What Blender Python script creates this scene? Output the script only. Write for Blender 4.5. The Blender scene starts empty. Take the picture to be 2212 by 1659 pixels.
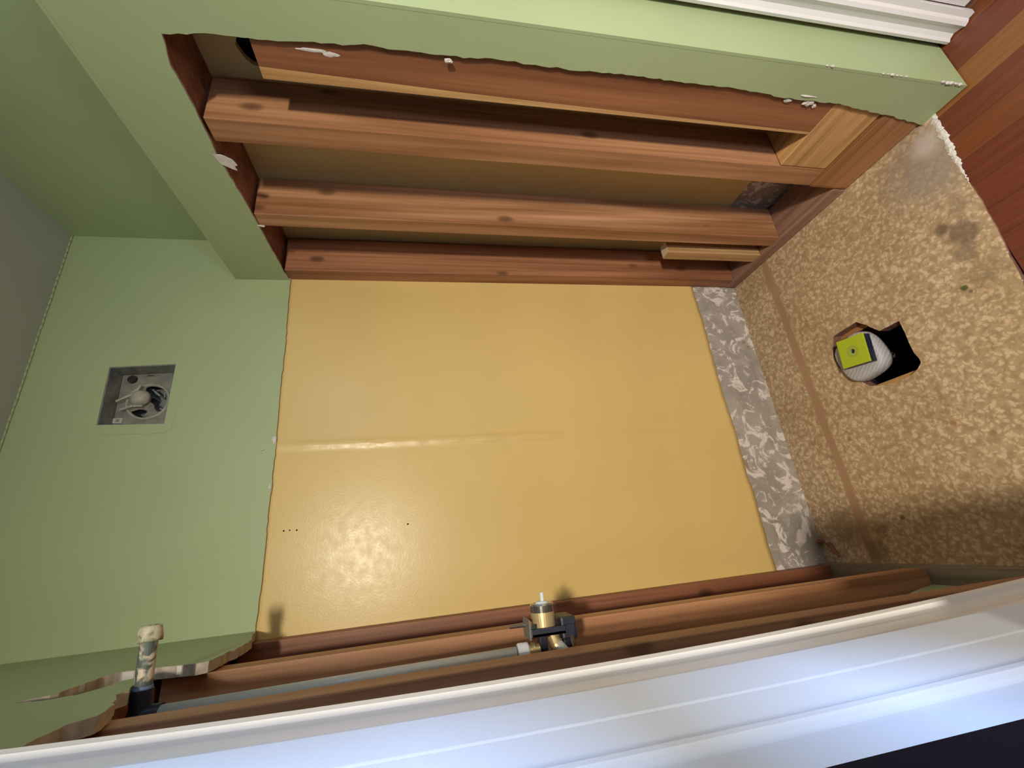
import bpy, bmesh, math, random
from mathutils import Vector, Matrix
S = 1.1                      # one modelling unit = 1.1 m
sc = bpy.context.scene
COL = sc.collection

# ---------------------------------------------------------------- camera
cam_d = bpy.data.cameras.new('camera'); cam = bpy.data.objects.new('camera', cam_d); COL.objects.link(cam)
R3 = ((-0.09832230, -0.17080014, -0.98038770), (-0.92917100, 0.36851205, 0.02898478), (0.35633408, 0.91379767, -0.19493549))
ix, iy, fw = (Vector(r) for r in R3)
m = Matrix((ix, -iy, -fw)).transposed().to_4x4()
m.translation = Vector((0.1471528, -1.2198722, 1.1891993)) * S
cam.matrix_world = m
cam_d.sensor_width = 36; cam_d.lens = 909.377 / 2212 * 36; cam_d.clip_start = 0.01
sc.camera = cam

# ---------------------------------------------------------------- world, lights, exposure
sc.view_settings.view_transform = 'Standard'; sc.view_settings.look = 'None'
sc.view_settings.exposure = 0.0; sc.view_settings.gamma = 1; sc.view_settings.use_curve_mapping = False
w = bpy.data.worlds.new('world'); sc.world = w; w.use_nodes = True
w.node_tree.nodes['Background'].inputs[0].default_value = (0.62, 0.68, 0.78, 1)
w.node_tree.nodes['Background'].inputs[1].default_value = 0.10

def light(name, kind, loc, energy, color, size=None, aim=None, size_y=None):
    d = bpy.data.lights.new(name, kind); d.energy = energy; d.color = color
    if kind == 'POINT': d.shadow_soft_size = size
    if kind == 'AREA':
        d.shape = 'RECTANGLE'; d.size = size; d.size_y = size_y or size
    o = bpy.data.objects.new(name, d); COL.objects.link(o); o.location = Vector(loc) * S
    if aim: o.rotation_euler = ((Vector(aim) - Vector(loc)).to_track_quat('-Z', 'Y')).to_euler()
    return o
light('vanity_lamp', 'AREA', (0.21, -2.3, 1.70), 70, (1.0, 0.905, 0.735), 0.15, (0.27, -1.85, .78), 0.12)
light('daylight', 'AREA', (1.10, -1.48, 1.70), 3.5, (0.36, 0.58, 1.0), 0.3, (0.04, -0.9, 1.1), 0.4)
light('added_cool_fill', 'AREA', (-0.02, -2.15, .62), 12, (0.74, 0.80, 1.0), 0.4, (1.1, -0.78, 0.35), 0.5)  # cool fill added to brighten the right wall strip and casing
light('added_blue_beam', 'AREA', (1.9, -2.2, 1.3), 90, (0.38, 0.58, 1.0), 0.12, (0.04, -0.9, 1.0), 0.12)  # unseen blue beam added to light the door leaf

# ---------------------------------------------------------------- helpers
rnd = random.Random(7)
def V(p): return Vector(p) * S
def finish(name, bm, mats, parent=None, origin=None, smooth=False):
    """link a bmesh (modelled in scene units) as one mesh object"""
    bmesh.ops.recalc_face_normals(bm, faces=bm.faces)
    og = V(origin) if origin else Vector((0, 0, 0))
    for v in bm.verts: v.co = v.co * S - og
    me = bpy.data.meshes.new(name); bm.to_mesh(me); bm.free()
    for mt in (mats if isinstance(mats, (list, tuple)) else [mats]): me.materials.append(mt)
    if smooth:
        for p in me.polygons: p.use_smooth = True
    o = bpy.data.objects.new(name, me); COL.objects.link(o)
    if parent:
        o.parent = parent; o.location = og
        o.matrix_parent_inverse = Matrix.Translation(-parent.location)
    else: o.location = og
    return o
def tag(o, label, cat, group=None, kind=None):
    o['label'] = label; o['category'] = cat
    if group: o['group'] = group
    if kind: o['kind'] = kind
    return o
def struct(o): o['kind'] = 'structure'; return o
def empty(name, loc, label, cat, group=None):
    o = bpy.data.objects.new(name, None); COL.objects.link(o); o.location = V(loc); o.empty_display_size = .05
    return tag(o, label, cat, group)

def box(bm, x0, x1, y0, y1, z0, z1, bev=0.0, mi=0):
    vs = [bm.verts.new((x, y, z)) for x in (x0, x1) for y in (y0, y1) for z in (z0, z1)]
    fs = [bm.faces.new([vs[i] for i in f]) for f in ((0,1,3,2),(4,6,7,5),(0,4,5,1),(2,3,7,6),(0,2,6,4),(1,5,7,3))]
    for f in fs: f.material_index = mi
    if bev:
        es = list({e for f in fs for e in f.edges})
        bmesh.ops.bevel(bm, geom=es, offset=bev, segments=2, affect='EDGES', profile=.6)
def cyl(bm, a, b, r0, r1=None, seg=24, cap=True):
    a, b = Vector(a), Vector(b); r1 = r0 if r1 is None else r1
    d = (b - a).normalized(); q = d.to_track_quat('Z', 'Y')
    ra = [bm.verts.new(a + q @ Vector((math.cos(t)*r0, math.sin(t)*r0, 0))) for t in [2*math.pi*i/seg for i in range(seg)]]
    rb = [bm.verts.new(b + q @ Vector((math.cos(t)*r1, math.sin(t)*r1, 0))) for t in [2*math.pi*i/seg for i in range(seg)]]
    for i in range(seg): bm.faces.new((ra[i], ra[(i+1)%seg], rb[(i+1)%seg], rb[i]))
    if cap: bm.faces.new(ra[::-1]); bm.faces.new(rb)
def revolve(bm, a, d, prof, seg=32):
    """prof: (distance along d, radius) list, turned about the axis through a"""
    a = Vector(a); q = Vector(d).normalized().to_track_quat('Z', 'Y'); rings = []
    for h, r in prof:
        rings.append([bm.verts.new(a + q @ Vector((math.cos(2*math.pi*i/seg)*r, math.sin(2*math.pi*i/seg)*r, h))) for i in range(seg)])
    for k in range(len(rings)-1):
        for i in range(seg): bm.faces.new((rings[k][i], rings[k][(i+1)%seg], rings[k+1][(i+1)%seg], rings[k+1][i]))
    bm.faces.new(rings[0][::-1]); bm.faces.new(rings[-1])
def rough_line(pts, step=0.012, amp=0.0015):
    """a hand-cut edge: the polyline resampled with small irregularities"""
    out = []
    for (a, b) in zip(pts[:-1], pts[1:]):
        n = max(1, int(math.dist(a, b) / step))
        for k in range(n):
            t = k / n; j = amp if (k or out) else 0
            out.append((a[0] + (b[0]-a[0])*t + rnd.uniform(-j, j), a[1] + (b[1]-a[1])*t + rnd.uniform(-j, j)))
    out.append(pts[-1]); return out
def slab(bm, axis, pos, thick, outer, holes=(), mi_face=0, mi_side=0):
    """a flat sheet with thickness: polygon in the two other axes, extruded by `thick` along `axis`"""
    def P(p):
        q = list(p); q.insert(axis, pos); return q
    es = []
    for loop in [outer] + list(holes):
        vs = [bm.verts.new(P(p)) for p in loop]
        es += [bm.edges.new((vs[i], vs[(i+1) % len(vs)])) for i in range(len(vs))]
    r = bmesh.ops.triangle_fill(bm, edges=es, use_beauty=True, use_dissolve=False)
    fs = [g for g in r['geom'] if isinstance(g, bmesh.types.BMFace)]
    for f in fs: f.material_index = mi_face
    e = bmesh.ops.extrude_face_region(bm, geom=fs, use_keep_orig=True)
    off = [0, 0, 0]; off[axis] = thick
    for g in e['geom']:
        if isinstance(g, bmesh.types.BMVert): g.co += Vector(off)
    for f in bm.faces:
        f.normal_update()
        if abs(f.normal[axis]) < .5: f.material_index = mi_side
def blob(bm, c, r, seed, sub=2, squash=(1, 1, 1)):
    rr = random.Random(seed)
    b = bmesh.ops.create_icosphere(bm, subdivisions=sub, radius=1)
    for v in b['verts']:
        k = r * (1 + rr.uniform(-.3, .3))
        v.co = Vector(c) + Vector((v.co.x*k*squash[0], v.co.y*k*squash[1], v.co.z*k*squash[2]))

# ---------------------------------------------------------------- materials
def mat(name):
    m = bpy.data.materials.new(name); m.use_nodes = True; nt = m.node_tree
    return m, nt, nt.nodes['Principled BSDF']
def N(nt, t, **k):
    n = nt.nodes.new(t)
    for a, b in k.items():
        if a in n.inputs.keys(): n.inputs[a].default_value = b
        else: setattr(n, a, b)
    return n
def ramp(nt, src, stops):
    n = nt.nodes.new('ShaderNodeValToRGB'); e = n.color_ramp.elements
    while len(e) < len(stops): e.new(.5)
    for el, (p, c) in zip(e, stops): el.position = p; el.color = (*c, 1) if len(c) == 3 else c
    nt.links.new(src, n.inputs[0]); return n
def mix(nt, fac, a, b):
    n = nt.nodes.new('ShaderNodeMix'); n.data_type = 'RGBA'
    L = nt.links
    for s, v in ((0, fac), (6, a), (7, b)):
        if isinstance(v, bpy.types.NodeSocket): L.new(v, n.inputs[s])
        else: n.inputs[s].default_value = v if s == 0 else (*v, 1)
    return n.outputs[2]
def bump(nt, bs, src, strength=.2, dist=.002):
    b = N(nt, 'ShaderNodeBump'); b.inputs['Strength'].default_value = strength; b.inputs['Distance'].default_value = dist
    nt.links.new(src, b.inputs['Height']); nt.links.new(b.outputs[0], bs.inputs['Normal'])
def coord(nt, scale=(1, 1, 1), loc=(0, 0, 0)):
    c = N(nt, 'ShaderNodeTexCoord'); mp = N(nt, 'ShaderNodeMapping')
    mp.inputs['Scale'].default_value = scale; mp.inputs['Location'].default_value = loc
    nt.links.new(c.outputs['Object'], mp.inputs[0]); return mp.outputs[0]
def noise(nt, vec, scale, detail=3, rough=.5, dist=0):
    n = N(nt, 'ShaderNodeTexNoise'); n.inputs['Scale'].default_value = scale; n.inputs['Detail'].default_value = detail
    n.inputs['Roughness'].default_value = rough; n.inputs['Distortion'].default_value = dist
    nt.links.new(vec, n.inputs['Vector']); return n.outputs['Fac']
def plain(name, col, rough=.6, metal=0, spec=.5, nscale=0, namp=.0, bscale=0, bstr=.1, bdist=.001):
    m, nt, b = mat(name); b.inputs['Roughness'].default_value = rough; b.inputs['Metallic'].default_value = metal
    b.inputs['Specular IOR Level'].default_value = spec; b.inputs['Base Color'].default_value = (*col, 1)
    v = coord(nt)
    if nscale:
        r = ramp(nt, noise(nt, v, nscale, 4), [(.3, tuple(c*(1-namp) for c in col)), (.7, tuple(min(1, c*(1+namp)) for c in col))])
        nt.links.new(r.outputs[0], b.inputs['Base Color'])
    if bscale: bump(nt, b, noise(nt, v, bscale, 3), bstr, bdist)
    return m
def wood(name, dark, light_, axis=2, seed=0, knots=True, rough=.55, grain=1.0):
    m, nt, b = mat(name); L = nt.links
    sc_ = [14, 14, 14]; sc_[axis] = .9
    v = coord(nt, tuple(sc_), (seed*3.1, seed*1.7, seed*2.3))
    big = noise(nt, v, 1.1, 2, .5, .6)
    sc2 = [90*grain]*3; sc2[axis] = 2.2
    v2 = coord(nt, tuple(sc2), (seed, seed*2, 0))
    fine = noise(nt, v2, 1.2, 4, .6, .3)
    wv = N(nt, 'ShaderNodeTexWave'); wv.wave_type = 'RINGS'; wv.rings_direction = 'XYZ'[axis]
    wv.inputs['Scale'].default_value = .9; wv.inputs['Distortion'].default_value = 5; wv.inputs['Detail'].default_value = 2
    wv.inputs['Detail Scale'].default_value = .8; L.new(v, wv.inputs['Vector'])
    c1 = ramp(nt, big, [(.38, dark), (.62, light_)])
    c2 = ramp(nt, fine, [(.3, (.62, .55, .5)), (.62, (1, 1, 1))])
    mm = N(nt, 'ShaderNodeMix'); mm.data_type = 'RGBA'; mm.blend_type = 'MULTIPLY'; mm.inputs[0].default_value = .6
    L.new(c1.outputs[0], mm.inputs[6]); L.new(c2.outputs[0], mm.inputs[7])
    c3 = ramp(nt, wv.outputs['Fac'], [(.0, (.62, .55, .5)), (.45, (1, 1, 1))])
    m2 = N(nt, 'ShaderNodeMix'); m2.data_type = 'RGBA'; m2.blend_type = 'MULTIPLY'; m2.inputs[0].default_value = .45
    L.new(mm.outputs[2], m2.inputs[6]); L.new(c3.outputs[0], m2.inputs[7]); out = m2.outputs[2]
    if knots:
        sk = [17, 17, 17]; sk[axis] = 8.5
        vk = coord(nt, tuple(sk), (seed*5.3, seed*.7, seed*4.1))
        vo = N(nt, 'ShaderNodeTexVoronoi'); vo.inputs['Scale'].default_value = .55; vo.inputs['Randomness'].default_value = 1
        L.new(vk, vo.inputs['Vector'])
        k = ramp(nt, vo.outputs['Distance'], [(.0, (1, 1, 1)), (.085, (.75, .75, .75)), (.15, (0, 0, 0))])
        out = mix(nt, k.outputs[0], out, tuple(c*.42 for c in dark))
    L.new(out, b.inputs['Base Color']); b.inputs['Roughness'].default_value = rough
    bump(nt, b, fine, .25, .0008); return m

M = {}
def paint(name, col, rough=.45, bs=260, bstr=.25):
    m, nt, b = mat(name); v = coord(nt)
    r = ramp(nt, noise(nt, v, 3, 3), [(.3, tuple(c*.96 for c in col)), (.7, tuple(min(1, c*1.03) for c in col))])
    nt.links.new(r.outputs[0], b.inputs['Base Color']); b.inputs['Roughness'].default_value = rough
    bump(nt, b, noise(nt, v, bs, 3, .6), bstr, .0006); return m
M['green'] = paint('green_paint', (.345, .42, .222), .5)
M['yellow'] = paint('yellow_paint', (.66, .475, .18), .29, 170, .45)
_n = M['yellow'].node_tree; _b = _n.nodes['Principled BSDF']; _b.inputs['Specular IOR Level'].default_value = .42
_v = coord(_n, (40, 40, 40)); _r = ramp(_n, noise(_n, _v, 1.0, 4, .6), [(.35, (.29, .29, .29)), (.65, (.37, .37, .37))]); _n.links.new(_r.outputs[0], _b.inputs['Roughness'])
M['side_yellow'] = paint('old_yellow_paint', (.64, .50, .22), .5)
M['ceiling'] = paint('ceiling_paint', (.42, .42, .36), .8)
M['white'] = paint('white_trim_paint', (.73, .71, .70), .28, 30, .06)
M['door_daylit'] = paint('daylit_blue_door_paint', (.70, .76, .86), .5, 30, .06)  # white door paint with the blue daylight put into its colour
M['gypsum'] = plain('gypsum_core', (.42, .36, .29), .9, nscale=60, namp=.25, bscale=200, bstr=.5)
M['gypsum_white'] = plain('gypsum_white', (.60, .56, .52), .9, nscale=90, namp=.1, bscale=250, bstr=.5)
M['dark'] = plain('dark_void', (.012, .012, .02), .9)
M['navy'] = plain('dark_navy', (.004, .003, .010), .8, spec=.1)
M['brass'] = plain('brass', (.60, .46, .24), .38, .55)
M['chrome'] = plain('chrome', (.40, .38, .37), .16, .9)
M['steel'] = plain('galvanised_steel', (.30, .31, .29), .5, .6, nscale=40, namp=.25)
M['grey_plate'] = plain('dusty_grey_metal', (.23, .22, .18), .55, .35, nscale=35, namp=.25)
M['pale_grey'] = plain('dusty_pale_plastic', (.36, .34, .27), .5, nscale=50, namp=.2)
M['flange'] = plain('grey_flange', (.16, .16, .13), .5)
M['blackplastic'] = plain('black_plastic', (.010, .014, .030), .45, nscale=40, namp=.2)
M['pex'] = plain('milky_plastic_tube', (.50, .53, .50), .3)
M['pexring'] = plain('white_plastic_ring', (.78, .78, .80), .3)
M['stem'] = plain('pale_blue_plastic', (.55, .60, .66), .35)
M['foam_green'] = None

# fir framing
M['stud_a'] = wood('reddish_fir', (.23, .088, .038), (.33, .135, .058), 2, 1)
M['stud_b'] = wood('fir_stud', (.30, .135, .058), (.47, .24, .115), 2, 2)
M['stud_c'] = wood('pale_fir_stud', (.32, .145, .062), (.54, .29, .15), 2, 3)
M['stud_d'] = wood('brown_fir_stud', (.25, .10, .045), (.40, .18, .088), 2, 5)
M['edge_wood'] = wood('pale_planed_edge', (.50, .28, .10), (.60, .36, .15), 2, 4, knots=False)
M['stud_e'] = wood('left_dark_fir', (.20, .07, .035), (.30, .12, .06), 2, 6)
M['stud_f'] = wood('left_pale_fir', (.40, .19, .09), (.55, .29, .15), 2, 7)
M['stud_g'] = wood('left_brown_fir', (.36, .18, .10), (.48, .27, .16), 2, 8)
M['plank_y'] = wood('blocking_light', (.42, .22, .075), (.60, .35, .14), 1, 9, knots=False)
M['plank_y2'] = wood('blocking_brown', (.28, .12, .045), (.44, .21, .09), 1, 10, knots=False)
M['plate_y'] = wood('sole_plate_wood', (.20, .10, .07), (.30, .17, .12), 1, 11, knots=False)
M['dusty_plate'] = wood('dust_covered_plate', (.20, .165, .125), (.30, .26, .20), 1, 13, knots=False)
M['stub'] = wood('short_pale_block', (.46, .27, .11), (.60, .40, .19), 2, 12, knots=False)
M['endgrain'] = plain('end_grain', (.52, .42, .33), .8, nscale=80, namp=.12)

# exposed plaster along the foot of the back wall
m, nt, b = mat('scraped_plaster'); v = coord(nt)
n1 = noise(nt, v, 9, 5, .6, 1.2); n2 = noise(nt, coord(nt, (1, 1, 1), (3, 1, 5)), 16, 6, .65, 1.6); n3 = noise(nt, v, 60, 4, .6)
base = ramp(nt, n1, [(.3, (.27, .235, .20)), (.7, (.40, .355, .32))])
o1 = mix(nt, ramp(nt, n2, [(.52, (0, 0, 0)), (.59, (1, 1, 1))]).outputs[0], base.outputs[0], (.68, .60, .57))
o2 = mix(nt, ramp(nt, noise(nt, coord(nt, (1, 1, 1), (9, 2, 1)), 12, 4, .6, 1), [(.66, (0, 0, 0)), (.70, (1, 1, 1))]).outputs[0], o1, (.30, .19, .12))
nt.links.new(o2, b.inputs['Base Color']); b.inputs['Roughness'].default_value = .9
bump(nt, b, n2, .6, .004); M['plaster'] = m

# pebble-patterned old linoleum, with a glued seam along the back
m, nt, b = mat('pebble_linoleum'); L = nt.links; v = coord(nt)
dn = N(nt, 'ShaderNodeTexNoise'); dn.inputs['Scale'].default_value = 48; dn.inputs['Detail'].default_value = 2; L.new(v, dn.inputs['Vector'])
sub = N(nt, 'ShaderNodeVectorMath', operation='SCALE'); sub.inputs['Scale'].default_value = .034
L.new(dn.outputs['Color'], sub.inputs[0])
ad = N(nt, 'ShaderNodeVectorMath', operation='ADD'); L.new(v, ad.inputs[0]); L.new(sub.outputs[0], ad.inputs[1])
vo = N(nt, 'ShaderNodeTexVoronoi'); vo.feature = 'F1'; vo.inputs['Scale'].default_value = 74; L.new(ad.outputs[0], vo.inputs['Vector'])
peb = ramp(nt, vo.outputs['Distance'], [(.33, (.60, .455, .305)), (.54, (.43, .31, .185))])
var = ramp(nt, noise(nt, v, 55, 3), [(.38, (.78, .74, .68)), (.6, (1, 1, 1))])
mm = N(nt, 'ShaderNodeMix'); mm.data_type = 'RGBA'; mm.blend_type = 'MULTIPLY'; mm.inputs[0].default_value = 1
L.new(peb.outputs[0], mm.inputs[6]); L.new(var.outputs[0], mm.inputs[7])
sep = N(nt, 'ShaderNodeSeparateXYZ'); L.new(v, sep.inputs[0])
def band(src, lo, hi, soft):
    a = N(nt, 'ShaderNodeMapRange'); a.inputs['From Min'].default_value = lo - soft; a.inputs['From Max'].default_value = lo + soft
    c = N(nt, 'ShaderNodeMapRange'); c.inputs['From Min'].default_value = hi + soft; c.inputs['From Max'].default_value = hi - soft
    L.new(src, a.inputs['Value']); L.new(src, c.inputs['Value'])
    k = N(nt, 'ShaderNodeMath', operation='MULTIPLY'); L.new(a.outputs[0], k.inputs[0]); L.new(c.outputs[0], k.inputs[1]); return k.outputs[0]
wob = N(nt, 'ShaderNodeMath', operation='MULTIPLY_ADD'); wob.inputs[1].default_value = .022; L.new(noise(nt, v, 11, 3), wob.inputs[0]); L.new(sep.outputs['Y'], wob.inputs[2])
seam = band(wob.outputs[0], -.170*S+.011, -.142*S+.011, .004)
c = mix(nt, seam, mm.outputs[2], (.36, .215, .125))
# grey cement dust by the doorway corner, and old dark stains
def spot(cx, cy, r, amt, col, prev, ns=25, soft=.5):
    d = N(nt, 'ShaderNodeVectorMath', operation='DISTANCE'); L.new(v, d.inputs[0]); d.inputs[1].default_value = (cx*S, cy*S, 0)
    j = N(nt, 'ShaderNodeMath', operation='MULTIPLY_ADD'); j.inputs[1].default_value = r*1.2*S; L.new(noise(nt, v, ns, 4), j.inputs[0]); L.new(d.outputs['Value'], j.inputs[2])
    k = N(nt, 'ShaderNodeMapRange'); k.inputs['From Min'].default_value = r*(1.6+soft)*S; k.inputs['From Max'].default_value = r*(1.6-soft)*S; k.inputs['To Max'].default_value = amt
    L.new(j.outputs[0], k.inputs['Value']); return mix(nt, k.outputs[0], prev, col)
c = spot(.90, -.66, .085, .75, (.26, .215, .18), c)
c = spot(.945, -.68, .03, .75, (.52, .46, .42), c, 45)
for (x, y, r, a, col) in ((.70, -.655, .030, .75, (.14, .095, .065)), (.655, -.64, .022, .6, (.17, .125, .08)), (.76, -.67, .022, .5, (.2, .14, .09)),
        (.735, -.625, .014, .75, (.12, .075, .05)), (.60, -.655, .03, .4, (.2, .15, .09)),
        (.5857, -.6075, .0065, .9, (.07, .08, .03)), (.572, -.615, .004, .7, (.12, .11, .06)), (.3375, -.2159, .007, .6, (.17, .12, .08)),
        (.1149, -.2732, .006, .8, (.09, .07, .03)), (.31, -.47, .006, .6, (.30, .12, .04)), (.27, -.53, .007, .55, (.25, .12, .05)),
        (.10, -.10, .05, .55, (.20, .13, .06)), (.04, -.17, .03, .6, (.16, .10, .05)), (.09, -.20, .02, .5, (.17, .11, .05))):
    c = spot(x, y, r, a, col, c, 60 if r < .01 else 30, .3)
grime = ramp(nt, noise(nt, v, 4.5, 4, .6), [(.35, (.84, .80, .74)), (.6, (1, 1, 1))])
m3 = N(nt, 'ShaderNodeMix'); m3.data_type = 'RGBA'; m3.blend_type = 'MULTIPLY'; m3.inputs[0].default_value = .8
L.new(c, m3.inputs[6]); L.new(grime.outputs[0], m3.inputs[7])
L.new(m3.outputs[2], b.inputs['Base Color']); b.inputs['Roughness'].default_value = .75; b.inputs['Specular IOR Level'].default_value = .25
bump(nt, b, vo.outputs['Distance'], .08, .001); M['lino'] = m

# red-brown strip flooring, boards run away from the camera
m, nt, b = mat('hardwood_strips'); L = nt.links; v = coord(nt)
sep = N(nt, 'ShaderNodeSeparateXYZ'); L.new(v, sep.inputs[0])
dv = N(nt, 'ShaderNodeMath', operation='DIVIDE'); dv.inputs[1].default_value = .072; L.new(sep.outputs['X'], dv.inputs[0])
fl = N(nt, 'ShaderNodeMath', operation='FLOOR'); L.new(dv.outputs[0], fl.inputs[0])
wn = N(nt, 'ShaderNodeTexWhiteNoise'); wn.noise_dimensions = '1D'; L.new(fl.outputs[0], wn.inputs['W'])
bc = ramp(nt, wn.outputs['Value'], [(.0, (.135, .035, .018)), (.7, (.155, .042, .019)), (.88, (.19, .062, .020)), (1, (.26, .105, .032))])
vf = coord(nt, (60, 2.5, 1)); fine = noise(nt, vf, 1.3, 4, .6, .5)
gr = ramp(nt, fine, [(.3, (.7, .65, .6)), (.65, (1.0, 1.0, 1.0))])
mm = N(nt, 'ShaderNodeMix'); mm.data_type = 'RGBA'; mm.blend_type = 'MULTIPLY'; mm.inputs[0].default_value = .8
L.new(bc.outputs[0], mm.inputs[6]); L.new(gr.outputs[0], mm.inputs[7])
fr = N(nt, 'ShaderNodeMath', operation='FRACT'); L.new(dv.outputs[0], fr.inputs[0])
gap = ramp(nt, fr.outputs[0], [(.0, (1, 1, 1)), (.02, (0, 0, 0)), (.985, (0, 0, 0)), (1, (1, 1, 1))])
L.new(mix(nt, gap.outputs[0], mm.outputs[2], (.05, .015, .008)), b.inputs['Base Color'])
b.inputs['Roughness'].default_value = .38; bump(nt, b, fine, .08, .0005); M['hardwood'] = m

# white test plug with radial ribs, green foam
m, nt, b = mat('ribbed_white_plastic'); L = nt.links; v = coord(nt)
wv = N(nt, 'ShaderNodeTexWave'); wv.wave_type = 'BANDS'; wv.bands_direction = 'DIAGONAL'; wv.inputs['Scale'].default_value = 42; wv.inputs['Distortion'].default_value = 2.5; wv.inputs['Detail'].default_value = 1
L.new(v, wv.inputs['Vector'])
L.new(ramp(nt, wv.outputs['Fac'], [(.2, (.36, .35, .37)), (.8, (.43, .41, .43))]).outputs[0], b.inputs['Base Color']); b.inputs['Roughness'].default_value = .6
bump(nt, b, wv.outputs['Fac'], .4, .0015); M['plug'] = m
m, nt, b = mat('lime_green_foam'); L = nt.links; v = coord(nt)
d = N(nt, 'ShaderNodeVectorMath', operation='LENGTH'); L.new(v, d.inputs[0])
rg = ramp(nt, d.outputs['Value'], [(.006, (.30, .38, .10)), (.011, (.30, .40, .05)), (.0145, (.28, .27, .045)), (.018, (.36, .44, .01))])
L.new(rg.outputs[0], b.inputs['Base Color']); b.inputs['Roughness'].default_value = .8
bump(nt, b, noise(nt, v, 200, 3), .3, .0006); M['foam_green'] = m
m, nt, b = mat('paint_spattered_steel'); L = nt.links; v = coord(nt)
n1 = noise(nt, v, 42, 2, .5, .4)
L.new(ramp(nt, n1, [(.47, (.075, .095, .085)), (.53, (.50, .44, .33))]).outputs[0], b.inputs['Base Color']); b.inputs['Roughness'].default_value = .55; M['spatter'] = m
m, nt, b = mat('crusted_cream_paint'); L = nt.links; v = coord(nt)
n1 = noise(nt, v, 60, 4, .6, .6)
L.new(ramp(nt, n1, [(.35, (.16, .17, .08)), (.52, (.50, .46, .32))]).outputs[0], b.inputs['Base Color']); b.inputs['Roughness'].default_value = .6
bump(nt, b, n1, .8, .003); M['crust'] = m
M['bluetape'] = plain('blue_thread_tape', (.12, .19, .33), .6)
M['wire'] = plain('dark_socket', (.02, .012, .008), .8, nscale=80, namp=.5)
M['sticker'] = plain('pale_sticker', (.45, .45, .38), .7)
M['ink'] = plain('printed_ink', (.06, .06, .05), .8)

# ---------------------------------------------------------------- setting dimensions (scene units)
W, W2, H, ZT, ZL, YC = 1.0, 1.138, 2.221, 1.60, 1.756, -.778
# floor ---------------------------------------------------------------
hole = [(.632,-.288),(.636,-.323),(.639,-.363),(.616,-.386),(.583,-.409),(.585,-.433),(.586,-.462),(.552,-.461),(.517,-.46),(.494,-.461),(.477,-.465),(.466,-.466),
        (.456,-.454),(.447,-.438),(.443,-.417),(.444,-.388),(.45,-.353),(.456,-.329),(.478,-.312),(.507,-.293),(.539,-.267),(.578,-.264)]
hr = rough_line(hole + [hole[0]], .012, .0012)[:-1]
bm = bmesh.new()
front = rough_line([(1.3, -.712), (.961, -.709), (.844, -.703), (.722, -.705), (.606, -.697), (.536, -.692), (.3, -.69), (0, -.685), (-.14, -.685)], .02, .0012)
slab(bm, 2, 0, -.030, [(-.14, .02), (1.3, .02)] + front, [hr], 0, 1)
struct(finish('floor', bm, [M['lino'], M['plate_y']]))
bm = bmesh.new(); box(bm, -.30, 2.6, -3.6, -.700, -.03, -.004)
struct(finish('floor_hardwood', bm, M['hardwood']))
# torn white putty line where the two floorings meet
bm = bmesh.new(); rr = random.Random(3)
for i in range(110):
    x = 1.0 - i*.0042; k = .0055*max(0, min(1, (x-.80)/.1)) + .0022
    blob(bm, (x, -.7115 + .017*max(0, .961-x)/.12*.35 + rr.uniform(-.0012, .0012), -.001), k*rr.uniform(.7, 1.2), i, 1, (1.3, .9, .4))
tag(finish('putty_line', bm, M['gypsum_white'], origin=(.9, -.71, 0)), 'thin crumbly white putty line between patterned linoleum and red-brown boards', 'putty')
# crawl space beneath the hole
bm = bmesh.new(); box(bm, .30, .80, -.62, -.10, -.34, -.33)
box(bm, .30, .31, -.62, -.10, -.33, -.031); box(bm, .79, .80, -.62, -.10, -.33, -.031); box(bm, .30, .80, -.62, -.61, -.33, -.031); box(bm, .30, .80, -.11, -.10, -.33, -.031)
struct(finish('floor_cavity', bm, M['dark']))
bm = bmesh.new(); box(bm, .622, .66, -.60, -.12, -.15, -.0305, .002)
tag(finish('floor_joist', bm, M['plank_y2'], origin=(.64, -.36, -.15)), 'brown floor joist seen inside the hole toward the right studs', 'joist')
bm = bmesh.new(); box(bm, .40, .462, -.60, -.12, -.15, -.0305, .002)
tag(finish('floor_joist', bm, M['plank_y'], origin=(.43, -.36, -.15)), 'paler floor joist seen inside the hole toward the valve side', 'joist')

# back wall -----------------------------------------------------------
fan_open = [(.540, 2.031), (.704, 2.036), (.710, 1.878), (.536, 1.877)]
bm = bmesh.new()
slab(bm, 1, .004, .018, [(-.14, -.03), (1.26, -.03), (1.26, H+.02), (-.14, H+.02)], [fan_open])
struct(finish('wall_back', bm, M['plaster']))
# old yellow skin with a raised vertical joint, ragged along the bottom
bm = bmesh.new(); rr = random.Random(5)
def ridge_x(z): return .462 - .03*max(0, (1.6-z)/1.4)**1.3
ybot = [(0,.184),(.003,.182),(.095,.187),(.149,.184),(.248,.184),(.29,.19),(.369,.185),(.451,.184),(.497,.187),(.57,.189),(.67,.188),(.796,.184),(.893,.184),(.992,.185),(1.3,.186)]
def yb(x):
    for (a, b) in zip(ybot[:-1], ybot[1:]):
        if a[0] <= x <= b[0]: return a[1] + (b[1]-a[1])*(x-a[0])/(b[0]-a[0])
    return .184
xs = [-.02 + .02*i for i in range(20)] + [.38 + .004*i for i in range(29)] + [.50 + .02*i for i in range(38)]
xs = sorted(set(round(x, 4) for x in xs)); nz = 90; grid = []
wob = {round(x, 4): rr.uniform(-.0018, .0018) for x in xs}
gaps = ((1.06, 1.10), (.955, .975), (1.235, 1.245), (.70, .80), (.45, .53), (.36, .40), (1.262, 1.276), (1.19, 1.20), (1.325, 1.33))
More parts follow.
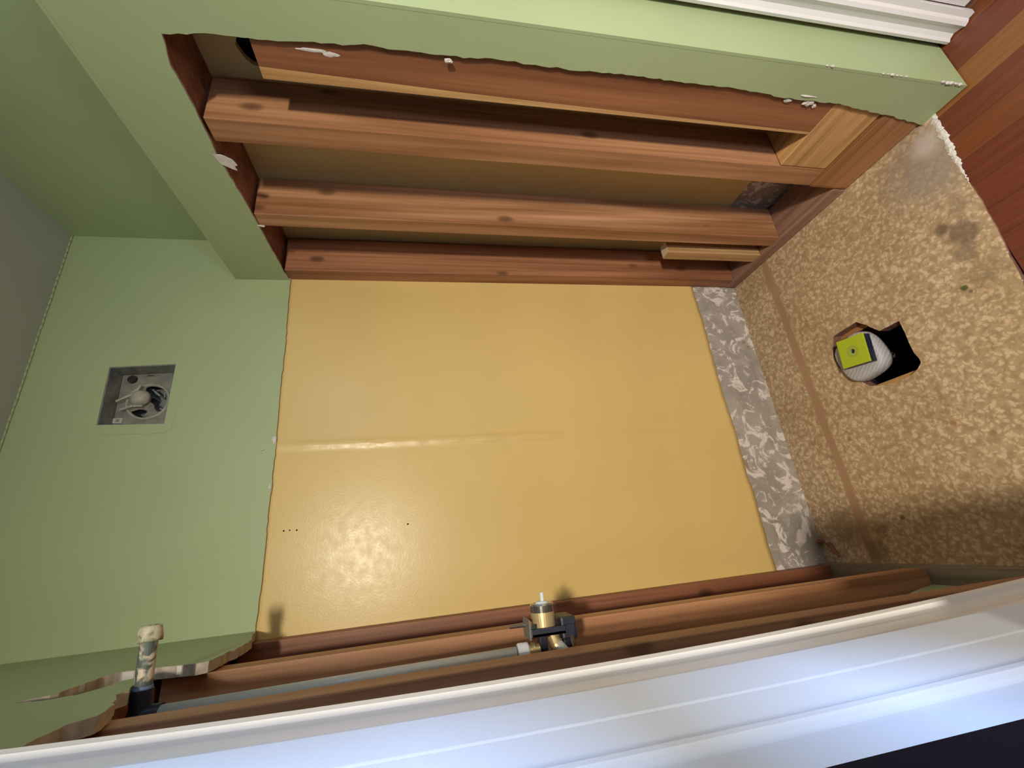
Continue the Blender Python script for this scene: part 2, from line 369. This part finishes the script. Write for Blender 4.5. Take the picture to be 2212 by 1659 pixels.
for x in xs:
    colv = []
    for k in range(nz+1):
        z0 = yb(max(0, x)) + wob[x]; z = z0 + (ZT + .01 - z0)*k/nz
        a = .0030*(1 + .25*math.sin(z*61)*math.sin(z*23+1))
        if z < 1.12: a *= rr.uniform(.8, 1.15)
        if z < .80: a *= .6
        if z < .50: a *= .5
        for g0, g1 in gaps:
            if g0 < z < g1: a *= .25
        sg = .0115
        j = rr.uniform(-.0022, .0022) if z < 1.12 else 0
        d = x - ridge_x(z) - j
        y = -a*math.exp(-(d/sg)**2)
        if z < 1.14 and abs(d) < .011: y -= .0030*((z/.027) % 1.0)*(1 if z > .80 else .6)
        colv.append(bm.verts.new((x, y, z)))
    grid.append(colv)
for i in range(len(grid)-1):
    for k in range(nz): bm.faces.new((grid[i][k], grid[i+1][k], grid[i+1][k+1], grid[i][k+1]))
r = bmesh.ops.extrude_edge_only(bm, edges=[e for e in bm.edges if e.is_boundary])
for g in r['geom']:
    if isinstance(g, bmesh.types.BMVert): g.co.y = .0045
o = finish('wall_back_yellow', bm, M['yellow'], smooth=True); struct(o)
# small nail holes and chips in the yellow
bm = bmesh.new()
for (x, z, r) in ((.239, 1.562, .0022), (.239, 1.548, .0018), (.238, 1.531, .0022), (.228, 1.254, .0024)):
    cyl(bm, (x, -.0006, z), (x, .002, z), r, seg=10)
tag(finish('nail_hole', bm, M['dark'], origin=(.238, 0, 1.55)), 'tiny dark nail holes in the yellow wall near the green edge', 'nail hole', kind='stuff')
# green skin above, with the fan opening
gb = [(1.26,1.608),(1.0,1.606),(.922,1.606),(.793,1.602),(.687,1.602),(.587,1.603),(.506,1.6),(.479,1.598),(.403,1.6),(.342,1.599),(.296,1.6),(.217,1.6),(.142,1.6),(.091,1.601),(.033,1.602),(.0,1.602),(-.02,1.602)]
bm = bmesh.new()
slab(bm, 1, -.0065, .0105, [(-.02, H+.01), (1.26, H+.01)] + rough_line(gb, .014, .0013), [fan_open], 0, 1)
struct(finish('wall_back_green', bm, [M['green'], M['gypsum']]))
# faint outline left by the missing fan cover
bm = bmesh.new()
for a, b in (((.514, 2.02), (.511, 1.872)), ((.511, 1.872), (.524, 1.859)), ((.524, 1.859), (.57, 1.8535))):
    cyl(bm, (a[0], -.0067, a[1]), (b[0], -.0067, b[1]), .0009, seg=6)
tag(finish('paint_ridge', bm, M['green'], origin=(.515, -.0065, 1.87)), 'faint raised paint outline below the open exhaust fan', 'paint ridge')

# ceiling -------------------------------------------------------------
bm = bmesh.new(); box(bm, -.2, 2.6, -3.6, .02, H, H+.02)
struct(finish('ceiling', bm, M['ceiling']))
bm = bmesh.new(); rr = random.Random(11)
pts = [(1.138-.02*i, H-.001+rr.uniform(-.0007, .0007)) for i in range(58)]
for p, q in zip(pts[:-1], pts[1:]): cyl(bm, (p[0], -.0085, p[1]), (q[0], -.0085, q[1]), .0028, seg=8)
struct(finish('trim_3', bm, M['green'], smooth=True))

# right side: old side wall ------------------------------------------
bm = bmesh.new()
swh = [(-.603,1.550),(-.622,1.540),(-.640,1.520),(-.640,1.480),(-.60,1.465),(-.566,1.485),(-.560,1.512),(-.568,1.530),(-.582,1.545)]
slab(bm, 0, W2, .012, [(.02, ZL-.03), (.02, H), (-.99, H), (-.99, ZL-.03)])
struct(finish('wall_right', bm, M['green']))
bm = bmesh.new()
slab(bm, 0, W2, .012, [(.02, .175), (.02, ZL-.03), (YC-.06, ZL-.03), (YC-.06, .175)], [rough_line(swh+[swh[0]], .006, .0015)[:-1]])
struct(finish('wall_right_lower', bm, M['side_yellow']))
bm = bmesh.new(); slab(bm, 0, W2+.003, .012, [(.02, -.02), (.02, .176), (YC-.06, .176), (YC-.06, -.02)])
struct(finish('wall_right_foot', bm, M['plaster']))
bm = bmesh.new(); box(bm, W2+.06, W2+.065, -.72, -.48, 1.38, 1.64)
box(bm, W2+.0125, W2+.06, -.72, -.71, 1.38, 1.64); box(bm, W2+.0125, W2+.06, -.49, -.48, 1.38, 1.64); box(bm, W2+.0125, W2+.06, -.71, -.49, 1.38, 1.39); box(bm, W2+.0125, W2+.06, -.71, -.49, 1.63, 1.64)
struct(finish('wall_right_cavity', bm, M['dark']))

# right furring wall: drywall skin with the cut-out
open_near = [(-.696,1.607),(-.704,1.542),(-.704,1.507),(-.705,1.471),(-.707,1.426),(-.711,1.381),(-.713,1.32),(-.717,1.284),(-.715,1.225),(-.715,1.185),(-.716,1.109),(-.721,1.042),
             (-.718,.995),(-.718,.93),(-.717,.887),(-.72,.797),(-.721,.737),(-.719,.653),(-.721,.568),(-.718,.499),(-.714,.424),(-.713,.355),(-.715,.282),(-.708,.199),(-.702,.113),(-.693,.025),(-.690,.0)]
open_top = [(-.696,1.607),(-.644,1.619),(-.602,1.618),(-.547,1.618),(-.496,1.621),(-.454,1.623),(-.388,1.619),(-.304,1.616),(-.21,1.615),(-.117,1.613),(-.046,1.613),(.0,1.608)]
outer = [(0, ZL), (0, 1.608)] + rough_line(open_top[::-1], .015, .0010)[1:-1] + rough_line(open_near, .012, .0016) + [(YC, 0), (YC, ZL)]
bm = bmesh.new(); slab(bm, 0, W-.006, .0058, outer, (), 0, 1)
for f in bm.faces:
    f.normal_update(); c = f.calc_center_median()
    if abs(c.y - YC) < .001 or abs(c.z - ZL) < .001: f.material_index = 0
box(bm, W-.006, W2-.001, YC-.0058, YC+.0003, 0, ZL)
box(bm, W-.006, W2-.001, YC-.0058, -.001, ZL-.0002, ZL+.006)
struct(finish('wall_right_furring', bm, [M['green'], M['gypsum']]))
struct_bm = bmesh.new()
for z0, n, k in ((.02, 5, .004), (.17, 6, .003), (.36, 2, .003)):
    for i in range(n): blob(struct_bm, (W-.006, YC-.006, z0 + i*.012), k*rnd.uniform(.5, 1.2), i+int(z0*100), 1, (.8, .8, 1.6))
struct(finish('trim_4', struct_bm, M['gypsum_white']))

# door trim and door on the right, past the corner
def casing_right():
    bm = bmesh.new()
    prof = [(YC-.0125, 0), (YC-.0125, .010), (YC-.016, .020), (YC-.022, .022), (YC-.026, .016), (YC-.034, .012), (YC-.046, .016), (YC-.053, .021), (YC-.060, .018), (YC-.064, .012), (YC-.075, .011), (YC-.075, 0)]
    a = [bm.verts.new((W2-.0005-t, y, .0)) for y, t in prof]; b = [bm.verts.new((W2-.0005-t, y, 1.95)) for y, t in prof]
    n = len(prof)
    for i in range(n): bm.faces.new((a[i], a[(i+1)%n], b[(i+1)%n], b[i]))
    bm.faces.new(a[::-1]); bm.faces.new(b); return bm
struct(finish('trim_2', casing_right(), M['white']))
bm = bmesh.new(); box(bm, W2-.004, W2+.03, -1.50, YC-.0775, .028, 1.90, .001)
d = finish('door_2', bm, M['white']); struct(d)
bm = bmesh.new()
box(bm, W2-.012, W2-.0042, -.90, -.861, .16, .27, .002)
finish('hinge', bm, M['white'], parent=d)

# left wall -----------------------------------------------------------
XL = .020
ldw = [(0,H),(0,1.602),(-.06,1.588),(-.134,1.563),(-.202,1.551),(-.255,1.554),(-.312,1.553),(-.337,1.556),(-.345,1.57),(-.336,1.60),(-.330,1.64),(-.322,1.688),(-.342,1.697),(-.403,1.700),(-.435,1.704),(-.452,1.735),
       (-.468,1.69),(-.459,1.656),(-.436,1.641),(-.405,1.638),(-.395,1.622),(-.43,1.606),(-.481,1.585),(-.495,1.592),(-.552,1.561),(-.594,1.551),(-.612,1.566),(-.643,1.565),(-.775,1.56),(-.775,H)]
bm = bmesh.new(); slab(bm, 0, XL-.0165, .0165, [ldw[0]] + rough_line(ldw[1:-1], .010, .0022) + [ldw[-1]], (), 0, 1)
struct(finish('wall_left', bm, [M['green'], M['gypsum']]))
# torn paper-faced strip on the step of the left cut-out
bm = bmesh.new()
bm.free()
for z0, z1, lb in ((1.565, 1.600, 'pale broken gypsum piece on drywall step, right of the shower pipe'), (1.655, 1.684, 'pale broken gypsum piece on drywall step, left of the shower pipe')):
    bm = bmesh.new(); yy = -.3445 + (z0-1.56)*.17
    slab(bm, 0, XL-.0135, .0125, [(yy, z0), (yy+.0065, z0), (yy+.006+(z1-z0)*.17, z1), (yy+(z1-z0)*.17, z1)])
    tag(finish('gypsum_flake', bm, M['gypsum_white'], origin=(XL, yy, z0)), lb, 'gypsum', 'gypsum pieces on the left cut-out')

# backing boards behind the left studs
bm = bmesh.new(); box(bm, -.135, -.125, -1.0, .0, -.02, H)
struct(finish('wall_left_backing', bm, M['stud_e']))
bm = bmesh.new()
slab(bm, 0, -.045, .010, rough_line([(-.3145, .043), (-.33, .10), (-.36, .17), (-.43, .27), (-.48, .24), (-.524, .043), (-.3145, .043)], .02, .0005)[:-1])
tag(finish('drywall_scrap', bm, M['green'], origin=(-.045, -.42, .043)), 'pale green drywall piece low between the second and third left studs', 'drywall scrap')

# left studs
def stud(x0, x1, y0, y1, z0, z1, mt, label, cat='stud', group=None, name='wall_stud', bev=.0022):
    bm = bmesh.new(); box(bm, x0, x1, y0, y1, z0, z1, bev)
    return tag(finish(name, bm, mt, origin=((x0+x1)/2, (y0+y1)/2, z0)), label, cat, group)
stud(-.12, 0, -.045, -.001, .042, 1.62, M['stud_e'], 'dark reddish stud in the corner by yellow wall, valve side', group='studs of the left wall')
stud(-.12, 0, -.312, -.268, .042, 1.632, M['stud_f'], 'pale knotty stud just behind the milky pipe, valve side', group='studs of the left wall')
stud(-.12, 0, -.568, -.527, .042, 1.60, M['stud_g'], 'brown stud nearest the white casing, in front of the valve', group='studs of the left wall')
bm = bmesh.new(); box(bm, -.12, .004, -.74, -.002, .001, .041, .002)
tag(finish('sole_plate', bm, M['dusty_plate'], origin=(-.06, -.35, 0)), 'dusty sole plate on floor under the valve-side studs', 'plate')
stud(-.12, -.012, -.526, -.313, 1.636, 1.676, M['stud_e'], 'dark reddish crosspiece behind the shower pipe under green drywall', 'crosspiece', name='crosspiece')
stud(-.12, 0, -.267, -.046, 1.636, 1.676, M['stud_e'], 'dark crosspiece above the corner bay behind left drywall', 'crosspiece', name='crosspiece')
stud(-.12, 0, -.526-.23, -.569, 1.610, 1.65, M['stud_e'], 'dark crosspiece at top of bay beside the white casing', 'crosspiece', name='crosspiece')

# white casing and panelled door leaf beside the camera (old, gently bowed trim)
def bow(z): return -.0085 + .0125*((z-1.05)/.55)**2
def bowed(prof, name, mt):
    bm = bmesh.new(); n = len(prof); rings = []
    for k in range(41):
        z = -.002 + 2.08*k/40; bz = bow(max(.25, min(1.9, z)))
        rings.append([bm.verts.new((x + (bz if x > .001 else 0), y, z)) for y, x in prof])
    for a, b in zip(rings[:-1], rings[1:]):
        for i in range(n): bm.faces.new((a[i], a[(i+1)%n], b[(i+1)%n], b[i]))
    bm.faces.new(rings[0][::-1]); bm.faces.new(rings[-1])
    o = finish(name, bm, mt)
    return o
cas = [(-.747, 0), (-.747, .034), (-.750, .0385), (-.756, .0400), (-.763, .0385), (-.767, .0345), (-.775, .0325), (-.790, .0335), (-.806, .0350), (-.815, .0340), (-.820, .0330), (-.828, .0375), (-.835, .0385), (-.842, .037), (-.842, 0)]
struct(bowed(cas, 'trim_1', M['white']))
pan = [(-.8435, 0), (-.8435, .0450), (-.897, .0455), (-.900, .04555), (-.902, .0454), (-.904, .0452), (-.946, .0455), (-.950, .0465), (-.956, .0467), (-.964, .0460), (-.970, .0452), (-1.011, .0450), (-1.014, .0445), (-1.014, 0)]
struct(bowed(pan, 'door_1', M['door_daylit']))
# solid dark wall past the door leaf
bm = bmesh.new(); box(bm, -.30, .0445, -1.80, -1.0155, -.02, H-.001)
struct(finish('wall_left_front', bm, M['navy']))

# right framing -------------------------------------------------------
RG = 'studs of the right wall'
t = empty('wall_stud', (1.02, -.69, .27), 'flat reddish stud nearest the right drywall edge, cut off below the top', 'stud', RG)
bm = bmesh.new(); slab(bm, 0, W+.0005, .0375, [(-.75, .272), (-.6405, .272), (-.6435, .80), (-.6470, 1.10), (-.6560, 1.474), (-.75, 1.474)]); finish('wide_face', bm, M['stud_a'], t)
bm = bmesh.new(); slab(bm, 0, W+.0005, .0375, [(-.634, .272), (-.6400, .272), (-.6430, .80), (-.6465, 1.10), (-.6555, 1.474), (-.634, 1.474)]); o = finish('edge_strip', bm, M['edge_wood'], t); o['label'] = 'pale planed edge strip'
stud(W+.001, W+.12, -.543, -.490, .128, 1.615, M['stud_b'], 'orange-brown stud behind the flat reddish stud on the right', group=RG)
stud(W+.001, W+.12, -.283, -.240, .042, 1.615, M['stud_c'], 'pale streaked stud in the middle of the right bay', group=RG)
stud(W+.001, W+.12, -.050, -.001, .042, 1.612, M['stud_d'], 'knotty brown stud in the corner touching the yellow wall, right', group=RG)
stud(W+.002, W2-.002, YC+.001, -.002, 1.621, 1.66, M['stud_e'], 'dark top plate behind the right cut-out, above the studs', 'plate', name='top_plate')
stud(W+.001, W+.12, -.765, -.5445, .130, .270, M['plank_y'], 'light wood block on edge at the foot of the flat stud', 'block', name='wood_block', bev=.003)
stud(W-.002, W+.12, -.765, -.486, .002, .127, M['plank_y2'], 'brown lower block on the floor beneath the light block', 'block', name='wood_block', bev=.009)
stud(W-.002, W+.118, -.4845, -.002, .001, .041, M['plate_y'], 'dusty purple-brown sole plate under the right studs', 'plate', name='sole_plate')
t = empty('wood_block', (1.02, -.18, .0415), 'short pale upright block between the two rear right studs', 'block')
bm = bmesh.new(); box(bm, W+.001, W+.045, -.194, -.157, .042, .395, .0015); finish('stick', bm, M['stub'], t)
bm = bmesh.new(); box(bm, W+.003, W+.043, -.192, -.159, .3951, .3962); o = finish('end_grain', bm, M['endgrain'], t); o['label'] = 'pale sawn end'

# loose plaster and drywall bits on the right
def chip(c, r, seed, label, sq=(1, 1, 1), mt='gypsum_white', name='plaster_chip'):
    bm = bmesh.new(); blob(bm, (0, 0, 0), r, seed, 2, sq)
    for v in bm.verts: v.co += Vector(c)
    tag(finish(name, bm, M[mt], origin=c), label, 'plaster chip', 'plaster and paint chips on the walls')
chip((.998, -.706, .342), .010, 1, 'largest white plaster chip on reddish stud near the light block', (.4, .8, 1.3))
chip((.995, -.722, .356), .007, 2, 'thin white shaving on the green drywall edge above the largest chip', (.5, .35, 3.0))
chip((.999, -.707, .395), .006, 3, 'greyish plaster chip at the drywall edge beside the white shaving', (.5, .8, 1.6))
chip((.999, -.700, .320), .004, 4, 'tiny grey plaster crumb below the largest chip', (.5, 1.2, 1.3))
chip((.992, -.7085, 1.135), .005, 5, 'small white chip midway along the right drywall edge', (.6, .8, 1.4))
bm = bmesh.new(); slab(bm, 0, .9935, .0018, rough_line([(-.464, 1.630), (-.462, 1.612), (-.452, 1.597), (-.438, 1.592), (-.434, 1.600), (-.424, 1.598), (-.430, 1.612), (-.442, 1.626), (-.464, 1.630)], .006, .001)[:-1])
tag(finish('paper_tab', bm, M['gypsum_white'], origin=(.994, -.445, 1.63)), 'torn white paper tab hanging from the right drywall top edge', 'paper')
bm = bmesh.new(); blob(bm, (W+.0002, -.694, 1.375), .004, 21, 2, (.12, .7, 7)); blob(bm, (W+.0002, -.690, 1.345), .0045, 22, 2, (.12, .9, 3))
tag(finish('plaster_smear', bm, M['gypsum_white'], origin=(W, -.694, 1.375)), 'faint white plaster smear near the cut top of the flat stud', 'plaster smear')
chip((.992, -.250, 1.608), .005, 7, 'small white crumb at drywall top edge by the pale streaked stud', (.5, .7, 1.9))
bm = bmesh.new(); cyl(bm, (.066, -.010, .021), (.062, -.012, -.001+.006), .006, .006, 7); cyl(bm, (.060, -.030, .006), (.020, -.052, .005), .006, .004, 7)
tag(finish('wood_splinter', bm, M['stud_e'], origin=(.05, -.03, 0)), 'dark wood splinter on the floor in the left back corner', 'splinter')

chip((.478, -.008, 1.604), .006, 11, 'white paint chip at the green edge above the raised yellow seam', (1.8, .3, .8))
chip((.352, -.008, 1.603), .0045, 12, 'small white chip at the green edge left of the raised seam', (1.6, .3, .7))
chip((.452, -.010, 1.632), .0035, 13, 'tiny pale bit stuck on green wall just above the seam', (.6, .5, 1.8))
chip((.515, -.001, .213), .0030, 14, 'tiny white chip on yellow wall above the grey plaster band', (1.3, .4, .8))
# drain plug in the floor hole ---------------------------------------
cx, cy = .541, -.340
t = empty('drain_stub', (cx, cy, -.2), 'round grey-white drain stub in the floor hole under green foam', 'drain')
bm = bmesh.new(); seg = 56; rings = []
for h, k in ((-.30, .22), (-.030, .22), (-.026, .90), (-.008, 1.0), (.008, .985), (.016, .94), (.019, .86), (.0195, .5)):
    ring = []
    for i in range(seg):
        a = 2*math.pi*i/seg; e = 3.0
        ct, st = math.cos(a), math.sin(a)
        r = .0655 * k / (abs(ct)**e + abs(st)**e)**(1/e)
        q = Vector((ct*r*1.0, st*r*.91)); q.rotate(Matrix.Rotation(math.radians(12), 2))
        ring.append(bm.verts.new((cx + q.x, cy + q.y, h)))
    rings.append(ring)
for a, b in zip(rings[:-1], rings[1:]):
    for i in range(seg): bm.faces.new((a[i], a[(i+1)%seg], b[(i+1)%seg], b[i]))
bm.faces.new(rings[-1]); bm.faces.new(rings[0][::-1])
finish('plug_body', bm, M['plug'], t, origin=(cx, cy, 0), smooth=True)
def rot_box(bm, c, hx, hy, z0, z1, ang, hole_r=0, bev=.001):
    R = Matrix.Rotation(ang, 2)
    def P(x, y):
        q = Vector((x, y)); q.rotate(R); return (c[0]+q.x, c[1]+q.y)
    holes = []
    if hole_r: holes = [[P(hole_r*math.cos(2*math.pi*i/20), hole_r*math.sin(2*math.pi*i/20)) for i in range(20)]]
    slab(bm, 2, z0, z1-z0, [P(-hx, -hy), P(hx, -hy), P(hx, hy), P(-hx, hy)], holes)
gc = (.551, -.3555); ang = math.radians(-7)
t = empty('foam_block', (gc[0], gc[1], .02), 'lime green square foam block with a black centre hole on drain stub', 'foam block')
bm = bmesh.new(); rot_box(bm, gc, .0395, .0375, .0385, .044, ang, .0068); finish('green_face', bm, M['foam_green'], t, origin=(gc[0], gc[1], .044))
bm = bmesh.new(); rot_box(bm, (gc[0]-.001, gc[1]-.001), .0385, .0365, .0198, .0384, ang); o = finish('shadowed_side', bm, M['blackplastic'], t); o['label'] = 'dark layer for the shadowed side of the foam'  # shadowed side of the foam put in as a black layer

# exhaust fan ---------------------------------------------------------
t = empty('exhaust_fan', (.622, .03, 1.955), 'uncovered square exhaust fan in the green wall', 'fan')
bm = bmesh.new(); q = fan_open; cxx, czz = .6225, 1.9555
def shr(p, k): return (cxx + (p[0]-cxx)*k, czz + (p[1]-czz)*k)
slab(bm, 1, -.0045, .10, [shr(p, .998) for p in q], [[shr(p, .975) for p in q]])
slab(bm, 1, .094, .002, [shr(p, .998) for p in q])
finish('housing', bm, M['steel'], t)
lobeA = [(.661,1.969),(.668,1.96),(.668,1.943),(.658,1.927),(.64,1.916),(.623,1.912),(.607,1.914),(.591,1.919),(.589,1.929),(.598,1.937),(.61,1.941),(.618,1.951),(.632,1.962),(.646,1.969)]
lobeB = [(.589,2.0),(.594,1.987),(.598,1.975),(.597,1.962),(.591,1.953),(.581,1.951),(.572,1.954),(.574,1.97),(.578,1.984),(.583,1.994)]
bm = bmesh.new()
slab(bm, 1, .045, .003, [shr(p, .965) for p in q], [lobeA, lobeB])
finish('blower_plate', bm, M['grey_plate'], t)
bm = bmesh.new(); n = 48; cring = (.619, 1.955)
pr = [(.047, 0), (.049, -.006), (.052, -.007), (.054, 0)]
rg = [[bm.verts.new((cring[0] + math.cos(2*math.pi*i/n)*r*.98, .0448 + h, cring[1] + math.sin(2*math.pi*i/n)*r)) for i in range(n)] for r, h in pr]
for a, b in zip(rg[:-1], rg[1:]):
    for i in range(n): bm.faces.new((a[i], a[(i+1)%n], b[(i+1)%n], b[i]))
finish('inlet_ring', bm, M['pale_grey'], t, smooth=True)
bm = bmesh.new()
revolve(bm, (.628, .0448, 1.973), (0, -1, 0), [(0, .024), (.010, .023), (.018, .019), (.022, .012), (.024, .004)], 28)
mo = finish('motor', bm, M['pale_grey'], t, smooth=True)
bm = bmesh.new()
def bar(a, b, w_, h_):
    a, b = Vector(a), Vector(b); d = (b-a).normalized(); s_ = Vector((-d.z, 0, d.x))
    vs = []
    for p in (a, b):
        for u in (-w_, w_):
            for y in (0, -h_): vs.append(bm.verts.new(p + s_*u + Vector((0, y, 0))))
    for f in ((0,1,3,2), (4,6,7,5), (0,4,5,1), (2,3,7,6), (0,2,6,4), (1,5,7,3)): bm.faces.new([vs[i] for i in f])
bar((.618, .0448, 2.025), (.640, .0448, 1.985), .0028, .016); bar((.640, .0448, 1.985), (.664, .0448, 1.975), .0028, .014)
bar((.594, .0448, 2.012), (.604, .0448, 1.984), .0028, .014); bar((.604, .0448, 1.984), (.604, .0448, 1.962), .0026, .012)
finish('bracket_arm', bm, M['pale_grey'], t)
bm = bmesh.new()
for k in range(9):
    a = 2*math.pi*k/9; c0 = Vector((.622+math.cos(a)*.030, .075, 1.94+math.sin(a)*.030))
    bar((.622+math.cos(a)*.020, .090, 1.94+math.sin(a)*.020), (.622+math.cos(a+.5)*.046, .090, 1.94+math.sin(a+.5)*.046), .002, .03)
finish('impeller', bm, M['steel'], t)
bm = bmesh.new(); revolve(bm, (.687, .0448, 2.006), (0, -1, 0), [(0, .0115), (.006, .011), (.007, .008)], 18); o = finish('socket', bm, M['wire'], t)
bm = bmesh.new(); box(bm, .697, .699, .0435, .0447, 1.955, 1.973); finish('slot', bm, M['dark'], t)
bm = bmesh.new(); box(bm, .560, .574, .0438, .0447, 2.009, 2.030); st = finish('sticker', bm, M['sticker'], t)
bm = bmesh.new()
for k in range(4): box(bm, .5635 + k*.0022, .5645 + k*.0022, .0428, .0431, 2.0130 + (k % 2)*.002, 2.0255 - (k % 3)*.002)
finish('printed_panel', bm, M['ink'], st)
# shower pipe ---------------------------------------------------------
py, pz = -.45, 1.589
t = empty('shower_pipe', (0, py, pz), 'paint-spattered capped shower pipe sticking out under the green drywall', 'pipe')
bm = bmesh.new(); cyl(bm, (.012, py, pz-.003), (.074, py, pz), .0105, .0105, 24); finish('pipe_stub', bm, M['spatter'], t)
bm = bmesh.new(); revolve(bm, (.071, py, pz), (1, 0, .02), [(0, .0150), (.003, .0155), (.012, .0140), (.019, .0125), (.021, .008)], 20)
for v in bm.verts: v.co += Vector((rnd.uniform(-.0008, .0008), rnd.uniform(-.0008, .0008), rnd.uniform(-.0008, .0008)))
finish('end_cap', bm, M['crust'], t, smooth=True)
bm = bmesh.new(); cyl(bm, (.0135, py, pz-.003), (.0175, py, pz-.003), .0118, .0112, 24); finish('thread_tape', bm, M['bluetape'], t)
bm = bmesh.new(); cyl(bm, (-.018, py, pz-.004), (.013, py, pz-.003), .0125, .0130, 24); cyl(bm, (-.018, py, pz+.006), (-.018, py, pz-.030), .0125, .0125, 24)
finish('elbow', bm, M['blackplastic'], t, smooth=False)
# milky tube down to the valve ---------------------------------------
bm = bmesh.new(); cyl(bm, (-.018, -.452, 1.5585), (-.012, -.462, 1.066), .0105, .0105, 24)
tag(finish('supply_tube', bm, M['pex'], origin=(-.012, -.462, 1.066), smooth=True), 'long milky plastic tube between shower pipe and valve', 'tube')
# shower valve --------------------------------------------------------
vy, vz = -.45, 1.014
t = empty('shower_valve', (0, vy, vz), 'brass shower mixing valve in a black bracket between the left studs', 'valve')
bm = bmesh.new(); revolve(bm, (.014, vy, vz+.0005), (1, 0, .0), [(0, .0190), (.020, .0195), (.0265, .0195)], 32); finish('brass_body', bm, M['brass'], t, smooth=False)
bm = bmesh.new(); revolve(bm, (.0406, vy, vz+.0005), (1, 0, 0), [(0, .0200), (.010, .0200), (.0125, .0190), (.0128, .014), (.0115, .013)], 32); finish('chrome_collar', bm, M['chrome'], t)
bm = bmesh.new(); cyl(bm, (.052, vy, vz), (.056, vy, vz), .0125, .009, 20); box(bm, .054, .069, vy-.0022, vy+.0022, vz-.0035, vz+.0015, .0004); finish('stem', bm, M['stem'], t)
bm = bmesh.new()
box(bm, .009, .014, vy-.028, vy+.028, .982, 1.041, .001)
box(bm, .009, .0205, vy-.028, vy-.025, .985, 1.042, .001)
box(bm, .0206, .030, vy-.028, vy-.025, .968, .990, .001); box(bm, .0206, .027, vy-.028, vy-.025, 1.034, 1.042, .001)
box(bm, -.001, .032, vy-.026, vy+.026, .967, .992, .004)
box(bm, -.012, .009, vy-.022, vy+.022, .975, .990, .003)
box(bm, -.030, .010, vy-.012, vy+.012, 1.014, 1.026, .001)
finish('bracket', bm, M['blackplastic'], t)
bm = bmesh.new(); slab(bm, 2, 1.0425, .0022, [(.006, vy-.028), (.034, vy-.030), (.034, vy+.018), (.020, vy+.026), (.006, vy+.020)]); finish('side_flange', bm, M['flange'], t)
for zz, yy in ((1.066, -.447), ):
    bm = bmesh.new(); cyl(bm, (.024, yy, 1.044), (.024, yy, 1.071), .0035, .003, 12); finish('screw', bm, M['chrome'], t)
bm = bmesh.new(); cyl(bm, (.006, -.476, .977), (-.009, -.476, .975), .0042, .0036, 12); finish('screw', bm, M['chrome'], t)
bm = bmesh.new(); cyl(bm, (-.010, -.462, 1.028), (-.011, -.462, 1.046), .0090, .0090, 20); cyl(bm, (-.010, -.462, 1.036), (-.010, -.462, 1.040), .0112, .0112, 20); finish('brass_fitting', bm, M['brass'], t)
bm = bmesh.new(); revolve(bm, (-.0115, -.462, 1.046), (0, 0, 1), [(0, .0125), (.002, .0138), (.016, .0138), (.018, .0125)], 28); finish('retaining_ring', bm, M['pexring'], t, smooth=False)
bm = bmesh.new(); cyl(bm, (.006, -.462, 1.004), (-.010, -.468, 1.000), .0100, .0100, 20); cyl(bm, (-.006, -.468, 1.003), (-.009, -.470, .999), .0125, .0125, 20); finish('brass_fitting', bm, M['brass'], t)
bm = bmesh.new(); cyl(bm, (-.008, -.472, 1.000), (-.022, -.482, .985), .0105, .0070, 20); cyl(bm, (-.022, -.482, .985), (-.034, -.488, .972), .0060, .0060, 16); finish('tube_end', bm, M['pex'], t)

# low unseen box just outside the frame, added to shade the floor
bm = bmesh.new(); box(bm, .0455, .17, -1.62, -1.04, .0, .81, .004)
t = tag(finish('added_shade_box', bm, M['navy'], origin=(.11, -1.33, 0)), 'low dark box beside the door leaf, added to shade the floor', 'shade block')

# right wall behind the camera; opening and frame added to shape the blue light
bm = bmesh.new(); slab(bm, 0, W2, .02, [(-1.52, 0), (-3.55, 0), (-3.55, H-.001), (-1.52, H-.001)], [[(-1.625, 1.10), (-2.35, 1.10), (-2.35, 1.78), (-1.625, 1.78)]])
struct(finish('wall_right_rear', bm, M['green']))
bm = bmesh.new()
for y0, y1, z0, z1 in ((-1.640, -1.61, 1.09, 1.80), (-2.365, -2.335, 1.09, 1.80), (-2.35, -1.625, 1.085, 1.110), (-2.35, -1.625, 1.77, 1.80), (-2.35, -1.625, 1.170, 1.228)):
    box(bm, W2-.008, W2-.0005, y0, y1, z0, z1)
struct(finish('added_light_frame', bm, M['white']))
